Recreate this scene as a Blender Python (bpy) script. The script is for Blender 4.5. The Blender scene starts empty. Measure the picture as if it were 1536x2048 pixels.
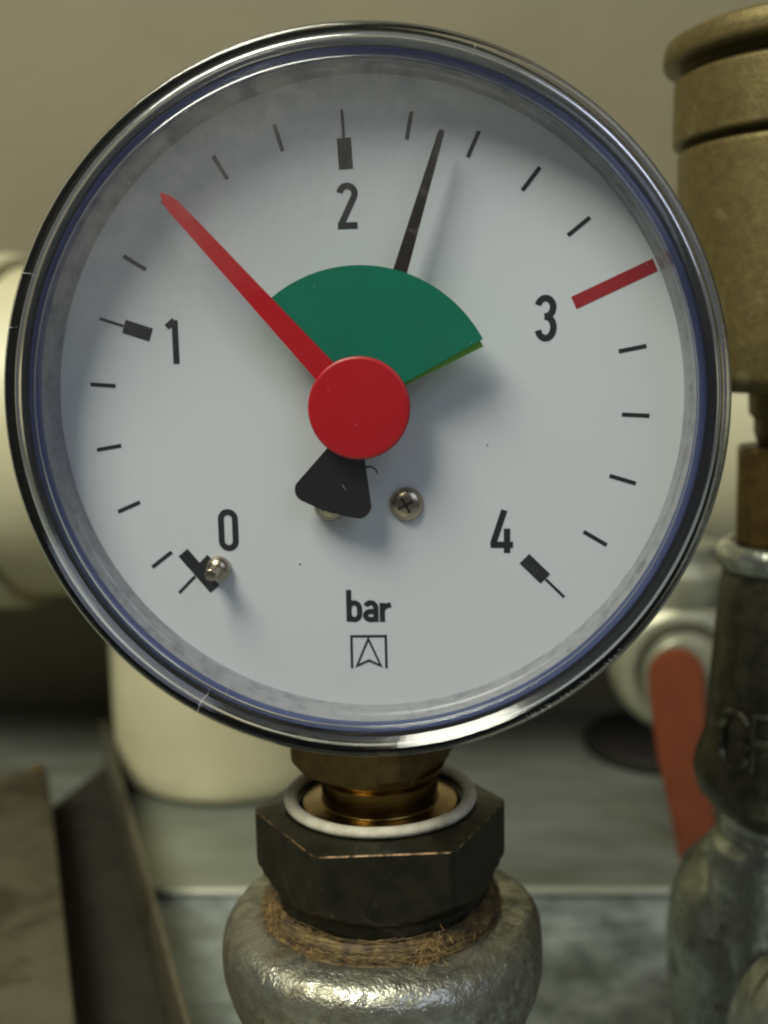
import bpy, bmesh, math, random
from mathutils import Matrix, Vector, noise
random.seed(7)
PI = math.pi
MM = 0.001
sc = bpy.context.scene
COL = sc.collection

# ------------------------------------------------------------------ camera
cam_d = bpy.data.cameras.new('camera')
cam = bpy.data.objects.new('camera', cam_d); COL.objects.link(cam)
RX = (0.9940471142897037, 0.10692252729656329, -0.02092624497679022)
UP = (0.004666695671673021, 0.15010863386389753, 0.9886584951291435)
BK = (0.10885107497779224, -0.9828707805179835, 0.1487160794270378)
CP = (16.345 * MM, -127.577 * MM, 6.302 * MM)
cam.matrix_world = Matrix(((RX[0], UP[0], BK[0], CP[0]), (RX[1], UP[1], BK[1], CP[1]), (RX[2], UP[2], BK[2], CP[2]), (0, 0, 0, 1)))
cam_d.sensor_fit = 'VERTICAL'; cam_d.sensor_height = 36; cam_d.sensor_width = 27
cam_d.lens = 2190 / 2048 * 36
cam_d.clip_start = 0.002; cam_d.clip_end = 50
cam_d.dof.use_dof = True; cam_d.dof.focus_distance = 0.124; cam_d.dof.aperture_fstop = 18
sc.camera = cam

# ------------------------------------------------------------------ world, lamps, exposure
w = bpy.data.worlds.new('World'); sc.world = w; w.use_nodes = True
bg = w.node_tree.nodes['Background']; bg.inputs[0].default_value = (0.92, 0.95, 1.0, 1); bg.inputs[1].default_value = 0.085
def area(name, loc, target, sx, sy, power, col):
    d = bpy.data.lights.new(name, 'AREA'); d.shape = 'RECTANGLE'; d.size = sx; d.size_y = sy; d.energy = power; d.color = col
    o = bpy.data.objects.new(name, d); COL.objects.link(o); o.location = loc
    o.rotation_euler = (Vector(target) - Vector(loc)).to_track_quat('-Z', 'Y').to_euler()
    return o
area('ceiling_lamp', (-0.30, -0.335, 0.64), (0, 0, 0), 0.34, 0.34, 10.2, (1.0, 0.985, 0.83))
area('added_cool_light', (0.46, -0.50, 0.44), (0, 0, 0), 0.45, 0.45, 1.5, (0.70, 0.78, 1.0))  # unseen cool lamp, added for the bluish reflection on the lower-left rim
vs = sc.view_settings
vs.view_transform = 'Standard'; vs.look = 'None'; vs.gamma = 1; vs.exposure = 0; vs.use_curve_mapping = False
cy = sc.cycles
cy.max_bounces = 9; cy.transmission_bounces = 9; cy.transparent_max_bounces = 10; cy.glossy_bounces = 4; cy.diffuse_bounces = 4
cy.caustics_reflective = True; cy.caustics_refractive = True; cy.blur_glossy = 0.4; cy.sample_clamp_indirect = 6; cy.filter_width = 2.1

# ------------------------------------------------------------------ materials
def nt_new(name):
    m = bpy.data.materials.new(name); m.use_nodes = True
    return m, m.node_tree, m.node_tree.nodes['Principled BSDF']
def noise_node(nt, feat_mm, detail=4, rough=0.55, stretch=None, dist=0.0):
    tc = nt.nodes.new('ShaderNodeTexCoord'); src = tc.outputs['Object']
    if stretch:
        mp = nt.nodes.new('ShaderNodeMapping'); mp.inputs['Scale'].default_value = stretch
        nt.links.new(src, mp.inputs[0]); src = mp.outputs[0]
    n = nt.nodes.new('ShaderNodeTexNoise'); n.inputs['Scale'].default_value = 1000.0 / feat_mm
    n.inputs['Detail'].default_value = detail; n.inputs['Roughness'].default_value = rough; n.inputs['Distortion'].default_value = dist
    nt.links.new(src, n.inputs['Vector'])
    return n.outputs['Fac']
def ramp(nt, fac, stops):
    r = nt.nodes.new('ShaderNodeValToRGB'); e = r.color_ramp.elements
    while len(e) < len(stops): e.new(0.5)
    for k, (p, c) in enumerate(stops):
        e[k].position = p
        e[k].color = (c, c, c, 1) if isinstance(c, (int, float)) else (*c, 1)
    nt.links.new(fac, r.inputs[0]); return r.outputs[0]
def mixc(nt, fac, a, b):
    x = nt.nodes.new('ShaderNodeMix'); x.data_type = 'RGBA'
    nt.links.new(fac, x.inputs[0])
    for s, v in ((6, a), (7, b)):
        if isinstance(v, tuple): x.inputs[s].default_value = (*v, 1)
        else: nt.links.new(v, x.inputs[s])
    return x.outputs[2]
def mat(name, base, rough=0.5, metal=0.0, base2=None, feat=3.0, lo=0.4, hi=0.65, stretch=None, bump=0.0, bfeat=0.5, bump2=0.0, bfeat2=3.0,
        base3=None, feat3=8.0, lo3=0.5, hi3=0.6, rough2=None, coat=0.0, spec=0.5, bstretch=None, detail=5):
    m, nt, p = nt_new(name)
    p.inputs['Base Color'].default_value = (*base, 1); p.inputs['Metallic'].default_value = metal
    p.inputs['Roughness'].default_value = rough; p.inputs['Coat Weight'].default_value = coat
    p.inputs['Specular IOR Level'].default_value = spec
    col = None
    if base2:
        f = ramp(nt, noise_node(nt, feat, detail, 0.6, stretch), [(lo, 0.0), (hi, 1.0)])
        col = mixc(nt, f, base, base2)
        if rough2 is not None:
            mr = nt.nodes.new('ShaderNodeMapRange'); mr.inputs[3].default_value = rough; mr.inputs[4].default_value = rough2
            nt.links.new(f, mr.inputs[0]); nt.links.new(mr.outputs[0], p.inputs['Roughness'])
    if base3:
        f3 = ramp(nt, noise_node(nt, feat3, 6, 0.65, None, 0.6), [(lo3, 0.0), (hi3, 1.0)])
        col = mixc(nt, f3, col if col is not None else base, base3)
        if metal > 0.5:
            inv = nt.nodes.new('ShaderNodeMapRange'); inv.inputs[3].default_value = metal; inv.inputs[4].default_value = metal * 0.45
            nt.links.new(f3, inv.inputs[0]); nt.links.new(inv.outputs[0], p.inputs['Metallic'])
    if col is not None: nt.links.new(col, p.inputs['Base Color'])
    prev = None
    for b, ff in ((bump, bfeat), (bump2, bfeat2)):
        if b:
            bn = nt.nodes.new('ShaderNodeBump'); bn.inputs['Strength'].default_value = 1.0; bn.inputs['Distance'].default_value = b * MM
            nt.links.new(noise_node(nt, ff, 2, 0.5, bstretch), bn.inputs['Height'])
            if prev: nt.links.new(prev, bn.inputs['Normal'])
            prev = bn.outputs[0]
    if prev: nt.links.new(prev, p.inputs['Normal'])
    return m

M = {}
M['wall'] = mat('wall_paint', (0.165, 0.145, 0.086), 0.75, base2=(0.145, 0.129, 0.078), feat=70, bump=0.25, bfeat=6)
M['ground'] = mat('galvanised_sheet', (0.18, 0.21, 0.195), 0.36, 0.5, base2=(0.42, 0.47, 0.45), feat=12, lo=0.38, hi=0.68, bump=0.05, bfeat=9,
                  base3=(0.13, 0.14, 0.11), feat3=30, lo3=0.52, hi3=0.75, rough2=0.55)
M['plate'] = mat('dull_zinc_plate', (0.20, 0.22, 0.175), 0.32, 0.5, base2=(0.32, 0.35, 0.30), feat=22, lo=0.3, hi=0.75, stretch=(0.5, 2.2, 1), bump=0.06, bfeat=14,
                 base3=(0.17, 0.165, 0.12), feat3=45, lo3=0.5, hi3=0.8)
M['fold'] = mat('bare_zinc_fold', (0.27, 0.275, 0.21), 0.4, 0.4)
M['pvc'] = mat('cream_plastic', (0.52, 0.485, 0.315), 0.42, base2=(0.47, 0.43, 0.265), feat=30, bump=0.03, bfeat=8)
M['rail_dark'] = mat('channel_shade', (0.024, 0.021, 0.014), 0.6, 0.2, base2=(0.015, 0.013, 0.009), feat=9)  # near-black web colour paints in the shade of the deep channel
M['rail'] = mat('grimy_rail_steel', (0.13, 0.118, 0.076), 0.42, 0.5, base2=(0.10, 0.09, 0.058), feat=18, bump=0.03, bfeat=4, base3=(0.07, 0.058, 0.034), feat3=22, lo3=0.5, hi3=0.62)
M['dial'] = mat('dial_white', (0.59, 0.611, 0.622), 0.42, spec=0.3)
def ink(name, c, wear=0.62, hi=0.72):
    return mat(name, c, 0.5, base2=(0.17, 0.175, 0.175), feat=0.5, lo=wear, hi=hi, detail=4)
M['ink'] = ink('black_ink', (0.012, 0.013, 0.014), 0.70, 0.82)
M['ink_worn'] = ink('worn_black_ink', (0.016, 0.017, 0.018), 0.60, 0.78)
M['ink_red'] = ink('red_ink', (0.30, 0.012, 0.016), 0.70, 0.82)
M['red'] = mat('red_plastic', (0.42, 0.001, 0.006), 0.38, bump=0.006, bfeat=0.8)
M['green'] = mat('green_plastic', (0.0, 0.14, 0.078), 0.36, base2=(0.0, 0.155, 0.088), feat=6, bump=0.006, bfeat=0.8)
M['lime'] = mat('lime_plastic', (0.16, 0.42, 0.03), 0.45)
M['black'] = mat('black_paint', (0.003, 0.003, 0.003), 0.5, bump=0.006, bfeat=0.4)
M['ptr'] = mat('dark_pointer', (0.022, 0.018, 0.016), 0.3, base2=(0.10, 0.085, 0.08), feat=1.2, lo=0.55, hi=0.8)
M['nickel'] = mat('nickel', (0.40, 0.34, 0.25), 0.26, 1.0, bump=0.01, bfeat=0.5)
M['case'] = mat('black_case_plastic', (0.018, 0.018, 0.019), 0.38, bump=0.02, bfeat=0.8)
M['inner'] = mat('grey_inner_wall', (0.25, 0.255, 0.265), 0.28, base2=(0.14, 0.145, 0.152), feat=1.6, lo=0.45, hi=0.75, bump=0.03, bfeat=0.9)
M['lip'] = mat('blue_grey_ring', (0.05, 0.064, 0.145), 0.2, bump=0.008, bfeat=0.7)
M['brass'] = mat('turned_brass', (0.26, 0.17, 0.05), 0.25, 1.0, base2=(0.15, 0.095, 0.028), feat=2.5, lo=0.4, hi=0.7, bump=0.02, bfeat=0.35, bstretch=(0.15, 0.15, 4))
M['brass_dull'] = mat('dull_brass', (0.15, 0.096, 0.028), 0.45, 0.75, base2=(0.10, 0.062, 0.019), feat=2.0, bump=0.03, bfeat=0.5)
M['bronze'] = mat('blackened_brass', (0.026, 0.022, 0.011), 0.38, 0.6, base2=(0.012, 0.011, 0.006), feat=3.0, bump=0.018, bfeat=0.5, bstretch=(0.25, 0.25, 3),
                  base3=(0.05, 0.036, 0.02), feat3=5, lo3=0.58, hi3=0.74)
M['worn_edge'] = mat('worn_brass_edge', (0.30, 0.19, 0.10), 0.45, 0.85, base2=(0.03, 0.024, 0.015), feat=1.3, lo=0.4, hi=0.6)
M['ptfe'] = mat('white_seal', (0.43, 0.405, 0.31), 0.75, base2=(0.29, 0.265, 0.19), feat=2.2, lo=0.42, hi=0.7, bump=0.04, bfeat=1.0, base3=(0.13, 0.105, 0.07), feat3=3, lo3=0.62, hi3=0.72)
M['galv'] = mat('galvanised_iron', (0.36, 0.36, 0.295), 0.27, 0.93, base2=(0.20, 0.195, 0.145), feat=2.4, lo=0.42, hi=0.60, bump=0.11, bfeat=0.34, bump2=0.30, bfeat2=2.0,
                base3=(0.075, 0.056, 0.026), feat3=5.0, lo3=0.50, hi3=0.68, rough2=0.5)
M['galv2'] = mat('galvanised_iron_pale', (0.50, 0.53, 0.47), 0.24, 0.9, base2=(0.28, 0.30, 0.255), feat=4, lo=0.35, hi=0.7, bump=0.12, bfeat=1.0, bump2=0.25, bfeat2=4,
                 base3=(0.10, 0.095, 0.06), feat3=7, lo3=0.56, hi3=0.7, rough2=0.5)
M['iron'] = mat('dark_cast_iron', (0.13, 0.12, 0.078), 0.40, 0.75, base2=(0.065, 0.062, 0.042), feat=3, bump=0.10, bfeat=0.9, bump2=0.2, bfeat2=3,
                base3=(0.16, 0.10, 0.05), feat3=5, lo3=0.62, hi3=0.7)
M['vent'] = mat('cast_brass', (0.125, 0.096, 0.03), 0.55, 0.55, base2=(0.09, 0.068, 0.022), feat=1.4, bump=0.05, bfeat=0.5, bump2=0.05, bfeat2=2.0,
                base3=(0.19, 0.165, 0.09), feat3=9, lo3=0.60, hi3=0.80)
M['lever'] = mat('orange_lever_coat', (0.175, 0.041, 0.011), 0.5, base2=(0.14, 0.031, 0.009), feat=9)
M['valve'] = mat('pale_plated_brass', (0.27, 0.27, 0.185), 0.38, 0.4, base2=(0.21, 0.21, 0.145), feat=6)
M['rubber'] = mat('black_rubber', (0.010, 0.009, 0.007), 0.75, spec=0.2)
M['hemp'] = mat('hemp', (0.155, 0.105, 0.034), 0.75, base2=(0.045, 0.028, 0.011), feat=1.6, lo=0.38, hi=0.62)
M['hemp_pale'] = mat('blond_hemp', (0.27, 0.17, 0.058), 0.7, base2=(0.15, 0.09, 0.028), feat=1.0)
M['scratch'] = mat('scratched_acrylic', (0.33, 0.33, 0.33), 0.6)

def glass_mats():
    m = bpy.data.materials.new('clear_acrylic'); m.use_nodes = True; nt = m.node_tree
    p = nt.nodes['Principled BSDF']; p.inputs['Base Color'].default_value = (0.93, 0.94, 0.98, 1)
    p.inputs['Roughness'].default_value = 0.10; p.inputs['IOR'].default_value = 1.49; p.inputs['Transmission Weight'].default_value = 1.0
    b = nt.nodes.new('ShaderNodeBump'); b.inputs['Distance'].default_value = 0.012 * MM
    nt.links.new(noise_node(nt, 1.2), b.inputs['Height']); nt.links.new(b.outputs[0], p.inputs['Normal'])
    M['acrylic'] = m
    # flat pane: two parallel faces that neither bend light nor stop it, each with its Fresnel reflection
    m = bpy.data.materials.new('clear_flat_pane'); m.use_nodes = True; nt = m.node_tree; nt.nodes.clear()
    o = nt.nodes.new('ShaderNodeOutputMaterial'); mx = nt.nodes.new('ShaderNodeMixShader'); lw = nt.nodes.new('ShaderNodeLayerWeight')
    t = nt.nodes.new('ShaderNodeBsdfTransparent'); g = nt.nodes.new('ShaderNodeBsdfGlossy'); d = nt.nodes.new('ShaderNodeBsdfDiffuse')
    t.inputs[0].default_value = (0.975, 0.98, 0.985, 1); g.inputs['Roughness'].default_value = 0.03; d.inputs[0].default_value = (0.5, 0.5, 0.48, 1)
    lw.inputs[0].default_value = 0.5
    pw = nt.nodes.new('ShaderNodeMath'); pw.operation = 'POWER'; pw.inputs[1].default_value = 5; nt.links.new(lw.outputs['Facing'], pw.inputs[0])
    ma = nt.nodes.new('ShaderNodeMath'); ma.operation = 'MULTIPLY_ADD'; ma.inputs[1].default_value = 0.96; ma.inputs[2].default_value = 0.04; nt.links.new(pw.outputs[0], ma.inputs[0])
    nt.links.new(ma.outputs[0], mx.inputs[0]); nt.links.new(t.outputs[0], mx.inputs[1]); nt.links.new(g.outputs[0], mx.inputs[2])
    m2 = nt.nodes.new('ShaderNodeMixShader')
    f = ramp(nt, noise_node(nt, 11, 6, 0.7), [(0.45, 0.0), (0.85, 0.010)])
    tc = nt.nodes.new('ShaderNodeTexCoord'); sp = nt.nodes.new('ShaderNodeSeparateXYZ'); nt.links.new(tc.outputs['Object'], sp.inputs[0])
    sl = nt.nodes.new('ShaderNodeMath'); sl.operation = 'MULTIPLY_ADD'; sl.inputs[1].default_value = -0.45; nt.links.new(sp.outputs[0], sl.inputs[0]); nt.links.new(sp.outputs[2], sl.inputs[2])
    mr = nt.nodes.new('ShaderNodeMapRange'); mr.inputs[1].default_value = (53.5 + 17) * MM; mr.inputs[2].default_value = (53.5 + 42) * MM; nt.links.new(sl.outputs[0], mr.inputs[0])
    dn = ramp(nt, noise_node(nt, 2.6, 7, 0.75), [(0.34, 0.05), (0.70, 0.27)])
    mu = nt.nodes.new('ShaderNodeMath'); mu.operation = 'MULTIPLY'; nt.links.new(dn, mu.inputs[0]); nt.links.new(mr.outputs[0], mu.inputs[1])
    ad = nt.nodes.new('ShaderNodeMath'); ad.operation = 'ADD'; nt.links.new(f, ad.inputs[0]); nt.links.new(mu.outputs[0], ad.inputs[1]); f = ad.outputs[0]
    d.inputs[0].default_value = (0.30, 0.275, 0.25, 1)
    nt.links.new(f, m2.inputs[0]); nt.links.new(mx.outputs[0], m2.inputs[1]); nt.links.new(d.outputs[0], m2.inputs[2])
    nt.links.new(m2.outputs[0], o.inputs[0])
    M['pane'] = m
glass_mats()

# ------------------------------------------------------------------ helpers
def obj(name, verts, faces, m, parent=None, smooth=True, mats=None, fidx=None, sharp=None):
    """verts in world millimetres; parent is assumed to sit unrotated at its own location"""
    me = bpy.data.meshes.new(name)
    off = Vector((0, 0, 0)); q = parent
    while q is not None: off = off + q.location; q = q.parent
    me.from_pydata([(v[0] * MM - off.x, v[1] * MM - off.y, v[2] * MM - off.z) for v in verts], [], faces)
    me.materials.append(M[m])
    for x in (mats or []): me.materials.append(M[x])
    if fidx: me.polygons.foreach_set('material_index', fidx)
    bm = bmesh.new(); bm.from_mesh(me); bmesh.ops.remove_doubles(bm, verts=bm.verts, dist=1e-7); bmesh.ops.recalc_face_normals(bm, faces=bm.faces); bm.to_mesh(me); bm.free()
    if smooth:
        me.polygons.foreach_set('use_smooth', [True] * len(me.polygons))
        me.set_sharp_from_angle(angle=math.radians(sharp or 34))
    o = bpy.data.objects.new(name, me); COL.objects.link(o); o.parent = parent
    return o
def tag(o, label=None, cat=None, group=None, kind=None):
    if label: o['label'] = label
    if cat: o['category'] = cat
    if group: o['group'] = group
    if kind: o['kind'] = kind
    return o
def thing(name, loc, label, cat, group=None):
    o = bpy.data.objects.new(name, None); COL.objects.link(o); o.location = [c * MM for c in loc]; o.empty_display_size = 0.01
    return tag(o, label, cat, group)
def lathe(prof, origin, axis='Z', n=96, closed=False, cap=True, wob=0.0, a0=0.0, a1=2 * PI, seed=0.0):
    """prof: list of (r, h) along the axis. axis Z: h is up; axis Y: h is towards the camera (-Y); axis X: h is +X"""
    V = []; F = []; full = abs(a1 - a0 - 2 * PI) < 1e-6; cnt = n if full else n + 1
    for r, h in prof:
        for k in range(cnt):
            a = a0 + (a1 - a0) * k / n
            rr = r
            if wob: rr = r + wob * noise.noise(Vector((math.cos(a) * 1.7 + seed, math.sin(a) * 1.7, h * 0.12)))
            c, s = rr * math.cos(a), rr * math.sin(a)
            if axis == 'Z': V.append((origin[0] + c, origin[1] + s, origin[2] + h))
            elif axis == 'Y': V.append((origin[0] + c, origin[1] - h, origin[2] + s))
            else: V.append((origin[0] + h, origin[1] + c, origin[2] + s))
    L = len(prof); rng = range(L if closed else L - 1)
    for i in rng:
        j = (i + 1) % L
        for k in range(n):
            k2 = (k + 1) % cnt
            F.append((i * cnt + k, i * cnt + k2, j * cnt + k2, j * cnt + k))
    if cap and not closed and full:
        if prof[0][0] > 1e-6: F.append(tuple(range(cnt)))
        if prof[-1][0] > 1e-6: F.append(tuple((L - 1) * cnt + k for k in range(cnt)))
    return V, F
def rounded(prof, rad, steps=4):
    """round the inner corners of a profile polyline"""
    out = [prof[0]]
    for i in range(1, len(prof) - 1):
        p0, p1, p2 = [Vector(p) for p in prof[i - 1:i + 2]]
        d0 = (p0 - p1); d2 = (p2 - p1)
        r0 = min(rad, d0.length * 0.45); r2 = min(rad, d2.length * 0.45)
        a = p1 + d0.normalized() * r0; b = p1 + d2.normalized() * r2
        for k in range(steps + 1):
            t = k / steps
            out.append(tuple(a * (1 - t) ** 2 + p1 * 2 * t * (1 - t) + b * t * t))
    out.append(prof[-1]); return out
def slab(pts, y0, y1, inset=0.0):
    """polygon in the X-Z plane, extruded from y0 (front) to y1 (back), optional front chamfer"""
    n = len(pts); V = []; F = []
    if inset:
        cx = sum(p[0] for p in pts) / n; cz = sum(p[1] for p in pts) / n
        V += [(x + (cx - x) * inset, y0, z + (cz - z) * inset) for x, z in pts]
        V += [(x, y0 + (y1 - y0) * 0.35, z) for x, z in pts]
    else: V += [(x, y0, z) for x, z in pts]
    V += [(x, y1, z) for x, z in pts]
    L = len(V) // n
    F.append(tuple(range(n))); F.append(tuple(reversed(range((L - 1) * n, L * n))))
    for l in range(L - 1):
        for k in range(n): F.append((l * n + k, l * n + (k + 1) % n, (l + 1) * n + (k + 1) % n, (l + 1) * n + k))
    return V, F
def ribbon(pts, wd, y, th=0.03, closed=False):
    """stroke of width wd along a centre line in the X-Z plane, th thick, front face at y"""
    n = len(pts); Lf = []; Rt = []
    for i in range(n):
        p = Vector(pts[i])
        a = Vector(pts[i - 1]) if (i > 0 or closed) else None
        b = Vector(pts[(i + 1) % n]) if (i < n - 1 or closed) else None
        d1 = (p - a).normalized() if a is not None else None
        d2 = (b - p).normalized() if b is not None else None
        if d1 is None: d1 = d2
        if d2 is None: d2 = d1
        t = (d1 + d2)
        t = t.normalized() if t.length > 1e-6 else d1
        nn = Vector((-t.y, t.x)); k = max(0.45, nn.dot(Vector((-d1.y, d1.x))))
        Lf.append(p + nn * wd / 2 / k); Rt.append(p - nn * wd / 2 / k)
    V = [(q.x, y, q.y) for q in Lf] + [(q.x, y, q.y) for q in Rt] + [(q.x, y + th, q.y) for q in Lf] + [(q.x, y + th, q.y) for q in Rt]
    F = []
    for i in range(n if closed else n - 1):
        j = (i + 1) % n
        F += [(i, j, n + j, n + i), (2 * n + i, 3 * n + i, 3 * n + j, 2 * n + j), (i, 2 * n + i, 2 * n + j, j), (n + i, n + j, 3 * n + j, 3 * n + i)]
    if not closed: F += [(0, n, 3 * n, 2 * n), (n - 1, 3 * n - 1, 4 * n - 1, 2 * n - 1)]
    return V, F
def tube(path, rad, sides=6, cap=True):
    V = []; F = []; n = len(path); P = [Vector(p) for p in path]
    rr = rad if isinstance(rad, (list, tuple)) else [rad] * n
    up = Vector((0.31, 0.2, 0.93)).normalized()
    for i in range(n):
        t = (P[min(i + 1, n - 1)] - P[max(i - 1, 0)]).normalized()
        a = t.cross(up); a = a.normalized() if a.length > 1e-4 else Vector((1, 0, 0)); b = t.cross(a)
        for k in range(sides):
            an = 2 * PI * k / sides
            V.append(tuple(P[i] + (a * math.cos(an) + b * math.sin(an)) * rr[i]))
    for i in range(n - 1):
        for k in range(sides):
            k2 = (k + 1) % sides
            F.append((i * sides + k, i * sides + k2, (i + 1) * sides + k2, (i + 1) * sides + k))
    if cap: F.append(tuple(range(sides))); F.append(tuple((n - 1) * sides + k for k in range(sides)))
    return V, F
def join(*parts):
    V = []; F = []
    for v, f in parts:
        o = len(V); V += list(v); F += [tuple(i + o for i in q) for q in f]
    return V, F
def box(x0, x1, y0, y1, z0, z1, bev=0.0):
    bm = bmesh.new(); bmesh.ops.create_cube(bm, size=1)
    for v in bm.verts: v.co = Vector(((x0 + x1) / 2 + v.co.x * (x1 - x0), (y0 + y1) / 2 + v.co.y * (y1 - y0), (z0 + z1) / 2 + v.co.z * (z1 - z0)))
    if bev: bmesh.ops.bevel(bm, geom=list(bm.edges), offset=bev, segments=3, affect='EDGES', profile=0.5)
    bm.verts.index_update(); V = [tuple(v.co) for v in bm.verts]; F = [tuple(v.index for v in f.verts) for f in bm.faces]; bm.free(); return V, F
def xform(vf, fn): return [fn(v) for v in vf[0]], vf[1]

# ================================================================== THE SETTING
V, F = box(-900, 900, 272, 300, -400, 900)
tag(obj('wall', V, F, 'wall', smooth=False), kind='structure')
V, F = box(-900, 900, -300, 272, -150, -132)
tag(obj('ground', V, F, 'ground', smooth=False), kind='structure')
# the rear cover plate lies on the front sheet; its front edge is a rolled lip
def gline(x): return 127.3 + (x + 75.6) * 0.0672
plate = []
for (dy, z) in [(2.2, -131.95), (0.5, -131.8), (-0.5, -131.2), (-0.7, -130.4), (-0.2, -129.7), (0.8, -129.4), (1.8, -129.6), (3.2, -130.0)]:
    plate.append((dy, z))
V = []; F = []
xs = [-900 + 12 * k for k in range(151)]
for x in xs:
    for dy, z in plate: V.append((x, gline(x) + dy, z + 0.12 * noise.noise(Vector((x * 0.02, 0, 0)))))
    V.append((x, 271.8, -130.0)); V.append((x, 271.8, -131.9))
n = len(plate) + 2
for i in range(len(xs) - 1):
    for k in range(n): F.append((i * n + k, i * n + (k + 1) % n, (i + 1) * n + (k + 1) % n, (i + 1) * n + k))
F.append(tuple(range(n))); F.append(tuple((len(xs) - 1) * n + k for k in range(n)))
fx = [1 if (k % n) < len(plate) - 2 else 0 for k in range(len(F) - 2)] + [0, 0]
tag(obj('cover_plate', V, F, 'plate', mats=['fold'], fidx=fx), kind='structure')

# ---------------- cream plastic drain pipe behind the gauge
pipe = thing('drain_pipe', (-73, 215, -130), 'thick cream plastic pipe tee standing behind the pressure gauge', 'pipe')
V, F = lathe(rounded([(52.7, -133.2), (52.7, -20), (50.4, -10), (50.4, 420)], 3), (0, 215, -18.9), 'X', 96)
obj('main_pipe', V, F, 'pvc', pipe)
V, F = lathe(rounded([(53.2, -134.8), (55.8, -134.5), (57, -137), (57, -150), (55.4, -153), (55.4, -300)], 1.2), (0, 215, -18.9), 'X', 96)
obj('socket_collar', V, F, 'pvc', pipe)
V, F = lathe(rounded([(39, -40), (39, -123), (37.6, -128.5), (34, -129.6), (34, -129.9)], 3), (-73, 215, 0), 'Z', 96)
obj('branch_pipe', V, F, 'pvc', pipe)

# ---------------- steel rail at lower left
rail = thing('steel_rail', (-100, 110, -132), 'grimy dark steel channel rail lying on the sheet beside the cream pipe', 'rail')
ra = math.radians(25.3); RD = (math.sin(ra), -math.cos(ra)); RN = (math.cos(ra), math.sin(ra))   # along (towards the camera) and across (to the right)
RO = (-115.5, 164.6)
def rp(s, t, z): return (RO[0] + RD[0] * s + RN[0] * t, RO[1] + RD[1] * s + RN[1] * t, z)
def rbar(s0, s1, t0, t1, z0, z1, bev=0.4, ds0=0.0): return xform(box(s0, s1, t0, t1, z0, z1, bev), lambda v: rp(v[0] + (ds0 * (v[1] - t0) if v[0] < (s0 + s1) / 2 else 0), v[1], v[2]))
V, F = rbar(2, 240, -70, -0.8, -131.8, -112.3, 1.0); obj('top_flange', V, F, 'rail', rail)
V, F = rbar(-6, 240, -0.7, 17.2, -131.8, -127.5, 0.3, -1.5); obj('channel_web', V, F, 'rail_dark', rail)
V, F = rbar(-34, 240, 17.3, 18.7, -131.8, -112.0, 0.5); obj('side_wall', V, F, 'rail', rail)
V, F = rbar(-0.5, 1.9, -70, -1.4, -131.7, -111.6, 0.8); obj('end_lip', V, F, 'rail', rail)
V, F = rbar(1.2, 4.6, -4.9, -1.5, -112.2, -110.6, 0.8); obj('end_rivet', V, F, 'brass_dull', rail)

# ---------------- right: brass air vent stacked on iron fittings
SX, SY = 63.0, 52.0
vent = thing('air_vent', (SX, SY, -10.5), 'large rough brass air vent with flanged cap beside the gauge', 'air vent')
V, F = lathe(rounded([(0, 51.8), (20.2, 51.7), (21.5, 51.0), (21.9, 49.6), (21.9, 48.2), (21.5, 47.5), (19.0, 47.4)], 0.4), (SX, SY, 0), n=128, wob=0.15, cap=False); obj('cap', V, F, 'vent', vent)
V, F = lathe(rounded([(19.0, 47.5), (19.1, 46.2), (20.25, 45.3), (20.35, 36.4), (20.1, 36.0), (18.6, 35.9)], 0.3), (SX, SY, 0), n=128, wob=0.15); obj('collar', V, F, 'vent', vent)
V, F = lathe(rounded([(18.6, 36.0), (18.8, 35.2), (19.5, 34.8), (19.3, 6), (18.8, 0.2), (16.5, -1.6), (7.9, -1.7), (7.7, -5.5), (6.9, -6.0), (6.9, -8.4), (6.2, -10.4)], 0.8), (SX, SY, 0), n=128, wob=0.12); obj('body', V, F, 'vent', vent)
nip = thing('brass_nipple', (SX, SY, -26), 'dark brass hexagon nipple between the air vent and the iron socket', 'nipple')
def hexr(a, ap, ph): 
    b = (a - ph) % (PI / 3); return ap / math.cos(b - PI / 6)
def hexprism(cx, cy, ap, ph, levels, n=144):
    """levels: (z, rmax) hexagon trimmed by a turned radius"""
    V = []; F = []
    for z, rm in levels:
        for k in range(n):
            a = 2 * PI * k / n; r = min(hexr(a, ap, ph), rm); V.append((cx + r * math.cos(a), cy + r * math.sin(a), z))
    for i in range(len(levels) - 1):
        for k in range(n): F.append((i * n + k, i * n + (k + 1) % n, (i + 1) * n + (k + 1) % n, (i + 1) * n + k))
    F.append(tuple(range(n))); F.append(tuple((len(levels) - 1) * n + k for k in range(n)))
    return V, F
V, F = hexprism(SX, SY, 9.2, 0.35, [(-10.45, 8.2), (-10.5, 9.2), (-11.3, 10.6), (-25.0, 10.6), (-25.9, 9.6)]); obj('hex_body', V, F, 'brass_dull', nip, sharp=20)

sock = thing('iron_socket', (SX, SY, -72), 'dark cast iron socket with raised letters under the brass nipple', 'socket')
V, F = lathe(rounded([(9.8, -26.1), (11.2, -26.1), (11.8, -28), (11.0, -30.5), (11.6, -33), (12.6, -45), (13.4, -58), (14.6, -61.6), (15.2, -64.5), (14.4, -68), (11.8, -70.8), (11.2, -71.2), (9, -71.2)], 0.9), (SX, SY, 0), n=128, wob=0.25)
obj('body', V, F, 'iron', sock)
V, F = lathe(rounded([(10.2, -25.95), (11.6, -26.0), (12.4, -27.4), (12.2, -29.4), (11.2, -30.3)], 0.5), (SX, SY, 0), n=96, wob=0.2, cap=False); obj('rim', V, F, 'galv2', sock)
def wrap(pts, ang0, z0, rfun, s=1.0):
    out = []
    for u, v in pts:
        z = z0 + v * s; r = rfun(z); a = ang0 + u * s / r
        out.append((SX + r * math.cos(a), SY + r * math.sin(a), z))
    return out
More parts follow.
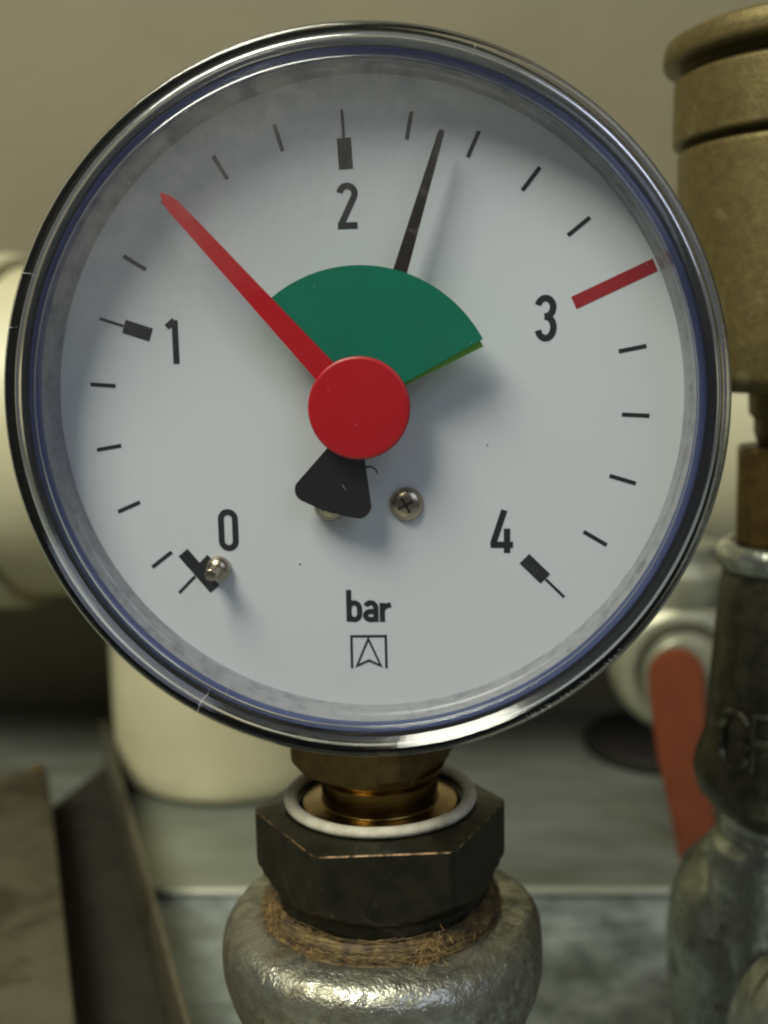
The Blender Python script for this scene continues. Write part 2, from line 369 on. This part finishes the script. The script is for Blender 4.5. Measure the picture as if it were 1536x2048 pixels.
def arc(cx, cz, rx, rz, a0, a1, n=14):
    return [(cx + rx * math.cos(math.radians(a0 + (a1 - a0) * k / n)), cz + rz * math.sin(math.radians(a0 + (a1 - a0) * k / n))) for k in range(n + 1)]
rf = lambda z: 13.0 + (-45 - z) * 0.062
G = arc(0, 0, 1.7, 2.5, 40, 330, 20) + [(1.7, -0.1), (0.5, -0.1)]
Fl = [(-1.0, -2.6), (-1.0, 2.5), (1.8, 2.5)]
Fb = [(-1.0, 0.1), (1.4, 0.1)]
aG = math.radians(-141)
V, F = tube(wrap(G, aG, -56.4, rf, 1.8), 0.72, 6); obj('cast_letter', V, F, 'iron', sock)
V, F = join(tube(wrap(Fl, aG + 0.37, -56.0, rf, 1.8), 0.72, 6), tube(wrap(Fb, aG + 0.37, -56.0, rf, 1.8), 0.72, 6)); obj('cast_letter', V, F, 'iron', sock)

tee = thing('iron_tee', (SX, SY, -130), 'pale galvanised iron tee at the lower right below the dark socket', 'tee')
V, F = lathe(rounded([(10.2, -71.3), (10.9, -72), (10.4, -73.2), (10.9, -74.4), (10.4, -75.6), (10.8, -76.2), (12.2, -77.2), (12.4, -84), (13.0, -90), (13.0, -130)], 0.5), (SX, SY, 0), n=96, wob=0.15)
obj('riser', V, F, 'galv2', tee)
V, F = lathe([(0.01, 23), (6, 22.3), (12, 19.5), (16.5, 14.5), (18.8, 8), (19.6, 0), (19.0, -9), (17.6, -18), (17.0, -30)], (SX + 1.2, SY + 7, -100.5), 'Z', n=96, wob=0.5, cap=False, seed=3.0)
obj('bulb', V, F, 'galv2', tee)
V, F = lathe(rounded([(10, -6), (14.6, -5), (15.4, 0), (17.4, 2.0), (17.9, 5.5), (16.4, 8.5), (13.2, 9.0), (12.9, 3), (0.01, 3)], 1.2), (0, 0, 0), 'Y', n=96, wob=0.3, seed=5.0)
ta = math.radians(22)
V = [(SX + 3.5 + v[0] * math.cos(ta) - v[1] * math.sin(ta), SY - 13 + v[0] * math.sin(ta) + v[1] * math.cos(ta), -102.5 + v[2]) for v in V]
obj('outlet_bead', V, F, 'galv2', tee)

# ---------------- ball valve with orange lever
val = thing('ball_valve', (60, 148, -132), 'pale plated ball valve with orange lever behind the iron socket', 'valve')
V, F = lathe(rounded([(13, -22), (15.5, -22), (17.6, -18), (17.9, -4), (16.6, 2), (14.0, 4.2), (11.6, 4.2), (11.0, 2.2), (9.2, 2.2), (8.6, 4.6), (0.01, 4.8)], 1.4), (60.5, 144, -74.5), 'Y', n=96)
obj('body', V, F, 'valve', val)
V, F = lathe(rounded([(9, 0), (11.2, 0), (12, 4), (12, 9), (10, 12), (10, 16)], 1), (60.5, 152, -60), 'Z', n=64); obj('upper_collar', V, F, 'valve', val)
V, F = lathe([(5.5, 0), (5.5, 46)], (67, 156, -131), 'Z', n=64); obj('lower_pipe', V, F, 'galv2', val)
lv = []
cl = [(57.9, -73.5, 6.6), (58.2, -80, 6.5), (59.9, -95, 6.1), (62.8, -112, 5.2), (64.6, -122, 5.0)]
lvp = [(x - hw, z) for x, z, hw in cl] + [(x + hw, z) for x, z, hw in reversed(cl)] + [(57.9 + 6.6 * math.cos(math.radians(a)), -73.5 + 6.2 * math.sin(math.radians(a))) for a in range(15, 180, 15)]
V, F = slab(lvp, 134.5, 137.5, 0.0); lever = obj('lever', V, F, 'lever', val, smooth=False)
bm = bmesh.new(); bm.from_mesh(lever.data); bmesh.ops.bevel(bm, geom=list(bm.edges), offset=0.0007, segments=2, affect='EDGES'); bm.to_mesh(lever.data); bm.free()
V, F = lathe(rounded([(4.2, -2), (4.2, 1.6), (0.01, 1.8)], 0.4), (58.5, 139.5, -74), 'Y', n=6); obj('stem', V, F, 'valve', val)

grom = lathe(rounded([(0.01, 0.2), (26.5, 0.2), (27.4, 2.0), (26, 5.0), (19, 6.6), (0.01, 6.8)], 1.2), (70, 236, -130), 'Z', n=96, cap=False)
tag(obj('rubber_grommet', *grom, 'rubber'), 'round black rubber grommet on the metal plate under the orange lever', 'grommet')

# ================================================================== FITTINGS BELOW THE GAUGE
BX, BY = 0.0, 8.0
coup = thing('galvanised_coupling', (BX, BY, -130), 'rough galvanised iron coupling carrying the gauge, front centre bottom', 'coupling')
prof = rounded([(14.6, -69.5), (15.0, -66.9), (16.2, -66.4), (19.5, -67.2), (21.0, -69.2), (21.4, -72.0), (21.2, -75.4), (20.2, -78.0), (19.2, -79.8), (19.0, -84), (19.0, -130)], 1.2, 5)
V, F = lathe(prof, (BX, BY, 0), n=160, wob=0.75); obj('body', V, F, 'galv', coup)
V, F = box(18.4, 20.3, 3, 6, -130, -82.5, 0.6)
V = [(v[0] + 0.35 * noise.noise(Vector(v) * 0.35), v[1], v[2] + 0.5 * noise.noise(Vector(v) * 0.5)) for v in V]
obj('side_rib', V, F, 'galv', coup)

bush = thing('hex_bushing', (BX, BY, -66), 'blackened brass hexagon bushing under the gauge stem', 'bushing')
def nutmesh():
    n = 288; ph = math.radians(-90 - 30 + 8.5); ap = 14.45; V = []; F = []; idx = []
    lev = [(-55.5, 'c', 10.4), (-52.7, 'c', 10.6), (-52.3, 'c', 11.2), (-52.25, 'c', 12.9), (-53.08, 'h', 0.14), (-53.25, 'h', 0.0), (-58.9, 'h', 0.0)]
    zz = [-59.6, -60.3, -61.0, -61.7, -62.2]
    for z, t, r in lev:
        for k in range(n):
            a = 2 * PI * k / n; rh = hexr(a, ap, ph)
            rr = r if t == 'c' else min(rh - r, 16.35)
            V.append((BX + rr * math.cos(a), BY + rr * math.sin(a), z))
    for z in zz:
        for k in range(n):
            a = 2 * PI * k / n; rh = hexr(a, ap, ph)
            rr = min(rh, 16.35, 14.35 + (z + 62.2) * 0.95 + 0.05); V.append((BX + rr * math.cos(a), BY + rr * math.sin(a), z))
    for r, z in ((14.0, -62.5), (13.85, -62.9), (13.85, -66.6)):
        for k in range(n):
            a = 2 * PI * k / n; V.append((BX + r * math.cos(a), BY + r * math.sin(a), z))
    L = len(lev) + len(zz) + 3
    for i in range(L - 1):
        for k in range(n):
            F.append((i * n + k, i * n + (k + 1) % n, (i + 1) * n + (k + 1) % n, (i + 1) * n + k)); idx.append(1 if i == 4 else 0)
    return V, F, idx
V, F, idx = nutmesh()
obj('hex_body', V, F, 'bronze', bush, mats=['worn_edge'], fidx=idx, sharp=16)
seal = lathe([(11.75 + 0.88 * math.cos(2 * PI * k / 14), -51.6 + 0.68 * math.sin(2 * PI * k / 14)) for k in range(14)], (BX, BY, 0), n=128, closed=True, wob=0.18)
tag(obj('sealing_ring', *seal, 'ptfe'), 'dirty white plastic sealing ring seated on the black hexagon bushing', 'seal')

def hemp(pale=False):
    parts = []
    def fib(c, length, rad, spread, dirv, n=9):
        p = Vector(c); d = Vector(dirv).normalized(); path = [tuple(p)]
        for k in range(n):
            d = (d + Vector((random.gauss(0, spread), random.gauss(0, spread), random.gauss(0, spread)))).normalized()
            p = p + d * (length / n); path.append(tuple(p))
        parts.append(tube(path, [rad] * n + [rad * 0.4], 3, False))
    for k in range(1200):          # wound round the thread
        a = random.uniform(0, 2 * PI); r = 13.95 + 1.9 * random.random() ** 1.6; zt = -64.3 - (r - 13.95) * 1.0; z = zt - random.random() ** 2 * 1.2
        path = []; ln = random.uniform(0.15, 0.7); ph = random.uniform(0, 6); tl = random.gauss(0, 0.35)
        for i in range(9):
            aa = a + ln * i / 8; rr = r + 0.12 * math.sin(i * 1.1 + ph) + 0.25 * tl * i / 8; path.append((BX + rr * math.cos(aa), BY + rr * math.sin(aa), z + tl * i / 8 + 0.12 * math.sin(i * 0.9 + ph * 2)))
        parts.append(tube(path, random.uniform(0.025, 0.065), 3, False))
    for k in range(70):            # long loose strands
        a = math.radians(random.uniform(-165, -20)); r = random.uniform(14.6, 15.9); sg = random.choice((-1, 1))
        fib((BX + r * math.cos(a), BY + r * math.sin(a), -65.2 - (r - 14.6) * 0.7), random.uniform(3, 8), random.uniform(0.02, 0.04), 0.12, (-math.sin(a) * sg + 0.05 * math.cos(a), math.cos(a) * sg + 0.05 * math.sin(a), random.uniform(-0.25, 0.12)), 12)
    if pale:
        parts.clear()
        for (ang, r0, z0, cnt, dn, sp) in ((-60, 15.1, -64.8, 150, 0.8, 3.0), (-67, 16.4, -66.4, 70, 1.0, 1.6), (-150, 15.0, -63.9, 150, 1.2, 2.6), (-143, 15.8, -65.9, 70, 1.0, 2.4), (-98, 15.6, -66.4, 50, 0.15, 9), (-120, 15.6, -66.3, 30, 0.15, 6), (-38, 15.3, -65.4, 20, 0.3, 5)):
            for k in range(cnt):
                a = math.radians(ang + random.gauss(0, sp)); r = r0 + random.gauss(0, 0.25); z = z0 + random.gauss(0, 0.6)
                t_ = random.uniform(-0.6, 0.6) if dn > 0.5 else random.choice((-1, 1)) * random.uniform(0.6, 1)
                dx = (math.cos(a) * 0.15 - math.sin(a) * t_, math.sin(a) * 0.15 + math.cos(a) * t_, -dn * random.uniform(0.4, 1.2))
                fib((BX + r * math.cos(a), BY + r * math.sin(a), z), random.uniform(0.8, 2.6), random.uniform(0.02, 0.045), 0.22, dx)
    return join(*parts)
V, F = hemp()
mt = lathe(rounded([(13.8, -64.6), (14.2, -64.9), (14.6, -65.6), (15.1, -66.3), (15.7, -66.9), (15.0, -67.6), (13.8, -68)], 0.4), (BX, BY, 0), n=160, wob=1.1, cap=False, seed=9)
V, F = join((V, F), mt); hf = len(F)
V2, F2 = hemp(True); V, F = join((V, F), (V2, F2))
tag(obj('hemp_fibre', V, F, 'hemp', sharp=80, mats=['hemp_pale'], fidx=[0] * hf + [1] * (len(F) - hf)), 'brown hemp fibres wound round the thread under the black bushing', 'hemp', kind='stuff')

# ================================================================== THE PRESSURE GAUGE
g = thing('pressure_gauge', (0, 8, -53.5), 'round pressure gauge with white dial, red and black pointers and green sector', 'gauge')
pc, ps = math.cos(math.radians(2.8)), math.sin(math.radians(2.8))
def dr(x, z): return (x * pc - z * ps, x * ps + z * pc)
GZ = -0.2
# case
V, F = lathe(rounded([(38.3, 4.2), (38.55, 4.8), (39.9, 4.9), (40.36, 4.4), (40.36, -6.5), (39.0, -7), (36.5, -24), (33, -27), (0.01, -27)], 0.3), (0, 0, GZ), 'Y', 224, cap=False); obj('case', V, F, 'case', g)
V, F = lathe(rounded([(36.6, -0.6), (36.72, 0.0), (36.95, 2.15), (37.22, 2.3), (37.52, 4.2), (37.7, 4.35)], 0.12, 3), (0, 0, GZ * 0.5), 'Y', 224, cap=False)
wall_in = obj('inner_wall', V, F, 'inner', g)
ring_prof = [(37.42, 3.9), (37.46, 4.25), (37.56, 4.5), (37.74, 4.66), (38.0, 4.85), (38.3, 4.98), (38.46, 4.85), (38.46, 4.2), (38.0, 3.5)]
V, F = lathe(ring_prof, (0, 0, GZ * 0.5), 'Y', 256, closed=True)
lip = obj('bezel_ring', V, F, 'lip', g, sharp=50)
# fine knurl on the inner edge of the bezel ring, lower right
kn = []
for k in range(150):
    a = math.radians(-98 + 74 * k / 149)
    c = Vector((37.58 * math.cos(a), -4.5, GZ * 0.5 + 37.58 * math.sin(a)))
    kn.append(tube([tuple(c + Vector((-math.cos(a) * 0.10, 0.14, -math.sin(a) * 0.10))), tuple(c + Vector((0, -0.07, 0))), tuple(c + Vector((math.cos(a) * 0.22, -0.06, math.sin(a) * 0.22)))], 0.095, 5))
V, F = join(*kn); tag(obj('knurl', V, F, 'lip', lip, sharp=60), kind='stuff')

# dial
V, F = lathe([(0.01, 0.0), (20, 0.0), (36.8, 0.0), (36.8, -0.5), (0.01, -0.5)], (0, 0, 0), 'Y', 192, cap=False); dial = obj('dial', V, F, 'dial', g)
PY = -0.035
def ptc(r, a): return (r * math.sin(math.radians(a)), r * math.cos(math.radians(a)))
def tickang(v): return 68.83 * (v - 2) - 2.8
for k in range(1, 21):
    v = k * 0.2
    if k == 15: continue
    a = tickang(v)
    if k in (5, 10, 20):
        jt = [ptc(26.4, a), ptc(29.85, a)]
        V, F = ribbon(jt, 1.62, PY); V2, F2 = ribbon([ptc(29.9, a), ptc(32.95, a)], 0.34, PY)
        V, F = join((V, F), (V2, F2)); obj('tick_mark', V, F, 'ink_worn', dial, smooth=False)
    else:
        V, F = ribbon([ptc(29.85 + random.uniform(-0.05, 0.05), a), ptc(32.95, a)], 0.47, PY); obj('tick_mark', V, F, 'ink', dial, smooth=False)
a = tickang(3.0); V, F = ribbon([ptc(26.6, a), ptc(36.4, a)], 1.5, PY); obj('limit_mark', V, F, 'ink_red', dial, smooth=False)
a = -131.8 - 2.8; b0 = dr(-23.33, -16.75); b1 = dr(-19.78, -21.46)
V, F = ribbon([ptc(26.6, a), ptc(28.15, a)], 1.5, PY); V2, F2 = ribbon([ptc(29.65, a), ptc(32.6, a)], 0.36, PY); V3, F3 = ribbon([b0, b1], 1.5, PY - 0.01)
obj('tick_mark', *join((V, F), (V2, F2), (V3, F3)), 'ink', dial, smooth=False)
# numerals as strokes (height 5.1, stroke 0.6)
W = 0.74; hw = 0.86; hh = 2.2
def at(pts, c, s=1.0): return [(c[0] + x * s, c[1] + z * s) for x, z in pts]
def stroke(name, lines, c, m='ink', wd=W, s=1.0):
    obj(name, *join(*[ribbon(at(l[0], c, s), wd, PY - 0.004 * i, closed=l[1]) for i, l in enumerate(lines)]), m, dial, smooth=False)
zero = arc(0, hh - hw, hw, hw, 0, 180) + arc(0, -hh + hw, hw, hw, 180, 360)
two = arc(0, hh - hw, hw, hw, 172, -28, 18) + [(-hw + 0.04, -hh + 0.02)]
stroke('numeral', [(zero, True)], dr(-17.45, -14.28))
stroke('numeral', [([(-0.95, 1.75), (0.05, 2.52)], False), ([(0.05, 2.55), (0.05, -2.55)], False)], dr(-21.8, 8.5), 'ink_worn')
stroke('numeral', [(two, False), ([(-hw - 0.28, -hh), (hw + 0.26, -hh)], False)], dr(-0.16, 22.38), 'ink_worn')
three = arc(0, 1.22, hw, 1.03, 165, -75, 16) + [(-0.12, 0.19)]
three2 = [(-0.12, 0.19)] + arc(0, -1.03, hw + 0.03, 1.22, 78, -165, 18)
stroke('numeral', [(three, False), (three2, False)], dr(21.57, 8.15))
stroke('numeral', [([(0.32, 2.55), (-0.92, -1.2), (-1.02, -1.62)], False), ([(-1.3, -1.58), (1.32, -1.58)], False), ([(0.62, 0.35), (0.62, -2.55)], False)], dr(15.3, -16.15))
# unit lettering
bc = dr(-2.85, -24.32)
def letter(lines, dx): stroke('unit_letter', lines, (bc[0] + dx, bc[1]), 'ink', 0.64)
xh = 2.35; zb = -1.95; mid = zb + 0.28
letter([([(-0.62, zb), (-0.62, 1.98)], False), (arc(0.02, zb + 1.62, 0.64, 0.72, 175, 0, 10) + arc(0.02, zb + 0.95, 0.64, 0.67, 0, -178, 10), False)], 0.0)
letter([(arc(0.02, zb + 1.75, 0.62, 0.6, 160, 0, 10) + [(0.64, zb)], False), (arc(0.0, zb + 0.78, 0.62, 0.5, 72, 290, 14) + [(0.62, zb + 0.34)], False), ([(0.62, zb + 1.32), (0.15, zb + 1.28)], False)], 2.0)
letter([([(-0.34, zb), (-0.34, zb + xh)], False), ([(-0.3, zb + 1.5), (0.0, zb + 1.95), (0.72, zb + 2.12)], False)], 3.75)
# maker's emblem: an arrow head inside an open frame
e = lambda x, z: dr(x, z)
obj('emblem', *join(ribbon([e(-3.66, -32.05), e(-3.45, -28.06), e(0.72, -28.2), e(0.55, -32.2)], 0.3, PY),
                    ribbon([e(-1.42, -28.45), e(-3.02, -31.75), e(-1.52, -31.15), e(-0.12, -31.85)], 0.3, PY - 0.004, closed=True)), 'ink', dial, smooth=False)
for sx_, sz_, sr_ in ((-9.0, -18.9, 0.13), (14.2, -5.9, 0.10)):
    c_ = dr(sx_, sz_); obj('speck', *lathe([(0.01, 0.06), (sr_ * 0.6, 0.05), (sr_, 0.01)], (c_[0], 0, c_[1]), 'Y', 10, cap=False), 'iron', dial)
# screws and stop pin on the dial
def dome(c, r, h, n=40): return lathe([(r, 0), (r, h * 0.18), (r * 0.93, h * 0.45), (r * 0.75, h * 0.75), (r * 0.45, h * 0.94), (0.01, h)], c, 'Y', n, cap=False)
for (x, z) in (dr(4.32, -12.28), dr(-4.75, -11.85)):
    s_ = obj('dial_screw', *dome((x, 0, z), 2.02, 1.15), 'nickel', dial)
    for q in range(2):
        aa = 0.5 + q * PI / 2
        obj('cross_slot', *xform(box(-1.0, 1.0, -1.20, -0.9, -0.15, 0.15), lambda v: (x + v[0] * math.cos(aa) - v[2] * math.sin(aa), v[1] - 0.01 * q, z + v[0] * math.sin(aa) + v[2] * math.cos(aa))), 'bronze', s_, smooth=False)
pin = dr(-19.0, -18.9)
obj('stop_pin', *lathe(rounded([(1.5, 0), (1.5, 0.9), (1.1, 1.35), (0.78, 1.5), (0.76, 4.0), (0.6, 4.2), (0.01, 4.25)], 0.15), (pin[0], 0, pin[1]), 'Y', 40, cap=False), 'nickel', dial)

# pointers
HC = dr(0.1, -0.45)
pa = 20.8 - 2.8
def rot_pts(pts, ang, c=(0, 0)):
    a = math.radians(ang); return [(c[0] + x * math.cos(a) + z * math.sin(a), c[1] - x * math.sin(a) + z * math.cos(a)) for x, z in pts]
tail = []
body = [(-0.36, 31.0), (-0.2, 31.35), (0.2, 31.35), (0.36, 31.0), (1.02, 8.0), (1.5, 2.0), (2.0, -5.0)]
fan = [(2.25, -6.0)] + [(3.15 + 1.4 * math.cos(math.radians(t)), -11.3 + 1.4 * math.sin(math.radians(t))) for t in (14, 0, -20, -40, -60, -78)] + \
      [(x, -12.95 + 0.02 * x * x) for x in (1.6, 0, -1.6)] + [(-3.15 + 1.4 * math.cos(math.radians(t)), -11.3 + 1.4 * math.sin(math.radians(t))) for t in (258, 240, 220, 200, 180, 166)] + [(-2.25, -6.0), (-2.0, -5.0), (-1.5, 2.0), (-1.02, 8.0)]
V, F = slab(rot_pts(body + fan, pa, (HC[0], HC[1] + 0.35)), -3.0, -2.65); ptr = obj('pointer', V, F, 'ptr', g, smooth=False)
# counterweight blade painted matt black, just proud of the pointer tail
V, F = slab(rot_pts([(1.95, -5.0)] + [(x * 1.01, z if z > -12 else z - 0.05) for x, z in fan if z < -5.5] + [(-1.95, -5.0)], pa, (HC[0], HC[1] + 0.35)), -3.25, -2.6); obj('counterweight', V, F, 'black', ptr, smooth=False)
hk = dr(1.0, -7.4)
V, F = tube([(hk[0] - 1.1, -3.0, hk[1] + 0.0), (hk[0] - 0.2, -3.2, hk[1] + 0.12), (hk[0] + 0.35, -3.2, hk[1] - 0.2), (hk[0] + 0.55, -3.1, hk[1] - 0.75)], [0.13, 0.13, 0.11, 0.07], 6); obj('hook', V, F, 'black', ptr)
def sector(r, a0, a1, rin=3.0, n=48): return [ptc(rin, a0 + (a1 - a0) * k / 12) for k in range(13)] + [ptc(r, a1 + (a0 - a1) * k / n) for k in range(n + 1)]
off = lambda pts: [(x + HC[0], z + HC[1]) for x, z in pts]
V, F = slab(off(sector(15.5, -44 - 2.8, 67.6 - 2.8)), -3.5, -3.3); obj('lower_sector', V, F, 'lime', g, smooth=False)
V, F = slab(off(sector(15.85, -41 - 2.8, 64.9 - 2.8)), -4.1, -3.85); obj('green_sector', V, F, 'green', g, smooth=False)
ra_ = math.atan2(-20.6, 25.45); L_ = math.hypot(20.6, 25.45)
rpts = [(-1.42, 4.0), (-0.75, L_ - 2.2), (-0.62, L_ - 1.1), (0.0, L_), (0.62, L_ - 1.2), (0.85, L_ - 2.2), (1.42, 4.0)]
V, F = slab(off(rot_pts(rpts, math.degrees(ra_) - 2.8)), -4.75, -4.45); rp_ = obj('marker_pointer', V, F, 'red', g, smooth=False)
V, F = lathe(rounded([(0.01, 4.95), (5.55, 4.95), (5.82, 4.8), (5.82, 4.3), (5.4, 4.25), (0.01, 4.25)], 0.12, 3), (HC[0], 0, HC[1]), 'Y', 96, cap=False); obj('hub_disc', V, F, 'red', rp_)
V, F = lathe([(1.6, 0.0), (1.6, 4.6)], (HC[0], 0, HC[1]), 'Y', 32); obj('spindle', V, F, 'nickel', g)

# lens
lp = rounded([(40.75, -6), (40.75, 4.6), (40.72, 6.5), (40.5, 7.0), (40.1, 7.15), (39.7, 7.15), (38.3, 5.98), (37.4, 5.95), (37.4, 5.35), (39.8, 5.32), (40.3, 5.0), (40.42, 4.4), (40.42, -6), (40.75, -6)], 0.22, 4)
V, F = lathe(lp[:-1], (-0.05, 0, GZ), 'Y', 288, closed=True); lens = obj('lens_rim', V, F, 'acrylic', g, sharp=50)
V, F = lathe([(0.01, 6.0), (20, 6.0), (37.39, 6.0), (37.39, 5.35), (20, 5.35), (0.01, 5.35)], (-0.05, 0, GZ), 'Y', 192, cap=False); obj('lens_pane', V, F, 'pane', lens)
# scratches and scuffs on the lens
sk = []
def scr(x, z, ang, ln, wd, u): 
    a = math.radians(ang); sk.append(ribbon([(x, z), (x + ln * 0.5 * math.cos(a) + 0.05, z + ln * 0.5 * math.sin(a)), (x + ln * math.cos(a), z + ln * math.sin(a))], wd, -u - 0.012, 0.01))
for k in range(34):
    a = math.radians(-62 + 19 * random.random()); r = random.uniform(39.75, 39.95)
    scr(r * math.cos(a), r * math.sin(a) + GZ, math.degrees(a) + random.gauss(12, 14), random.uniform(0.15, 0.6), random.uniform(0.015, 0.04), 7.12)
for k in range(10):
    a = random.uniform(-0.6, 0.9); r = random.uniform(39.8, 40.0); scr(r * math.cos(a), r * math.sin(a), math.degrees(a) + random.uniform(-60, 60), random.uniform(0.1, 0.4), 0.025, 7.12)
for k in range(16):
    a = random.uniform(0, 2 * PI); r = random.uniform(8, 37); scr(r * math.cos(a), r * math.sin(a), random.uniform(0, 360), random.uniform(0.15, 0.9), random.uniform(0.02, 0.05), 6.0)
for k in range(90):
    a = random.uniform(0, 2 * PI); r = 37 * math.sqrt(random.random()); scr(r * math.cos(a), r * math.sin(a), random.uniform(0, 360), random.uniform(0.04, 0.12), random.uniform(0.03, 0.07), 6.0)
for an, r0, r1 in ((157, 38.3, 41.0), (166, 39.9, 41.0), (-119, 37.6, 41.0), (70, 38.4, 40.3)):
    a = math.radians(an); pr = [(r, u) for r, u in ((37.6, 5.98), (38.25, 6.0), (38.9, 6.48), (39.6, 7.06), (39.95, 7.16), (40.45, 7.0), (40.72, 6.4), (40.75, 4.7)) if r0 - 0.01 <= r <= r1 + 0.1]
    sk.append(tube([(r * math.cos(a + 0.004 * math.sin(r * 3)) - 0.05, -u, r * math.sin(a + 0.004 * math.sin(r * 3)) + GZ) for r, u in pr], 0.05, 5))
V, F = join(*sk); tag(obj('scratches', V, F, 'scratch', lens, smooth=False), kind='stuff')

# brass stem
def sqr(a, ap, ph):
    b = (a - ph) % (PI / 2); return ap / math.cos(b - PI / 4)
V = []; F = []; n = 128; lv_ = [(-38.4, 10.6), (-45.9, 10.6), (-46.6, 10.0), (-47.3, 9.4), (-47.35, 8.0)]
for z, rm in lv_:
    for k in range(n):
        a = 2 * PI * k / n; r = min(sqr(a, 8.5, math.radians(18)), rm); V.append((BX - 0.9 + r * math.cos(a), BY + r * math.sin(a), z))
for i in range(len(lv_) - 1):
    for k in range(n): F.append((i * n + k, i * n + (k + 1) % n, (i + 1) * n + (k + 1) % n, (i + 1) * n + k))
F.append(tuple(range(n))); F.append(tuple((len(lv_) - 1) * n + k for k in range(n)))
obj('wrench_block', V, F, 'brass_dull', g, sharp=20)
V, F = lathe(rounded([(8.6, -46.9), (8.3, -47.9), (7.6, -48.6), (7.6, -51.6), (7.7, -51.9), (10.2, -52.1), (10.4, -52.6), (10.3, -55)], 0.25, 3), (BX, BY, 0), n=96); obj('stem', V, F, 'brass', g)
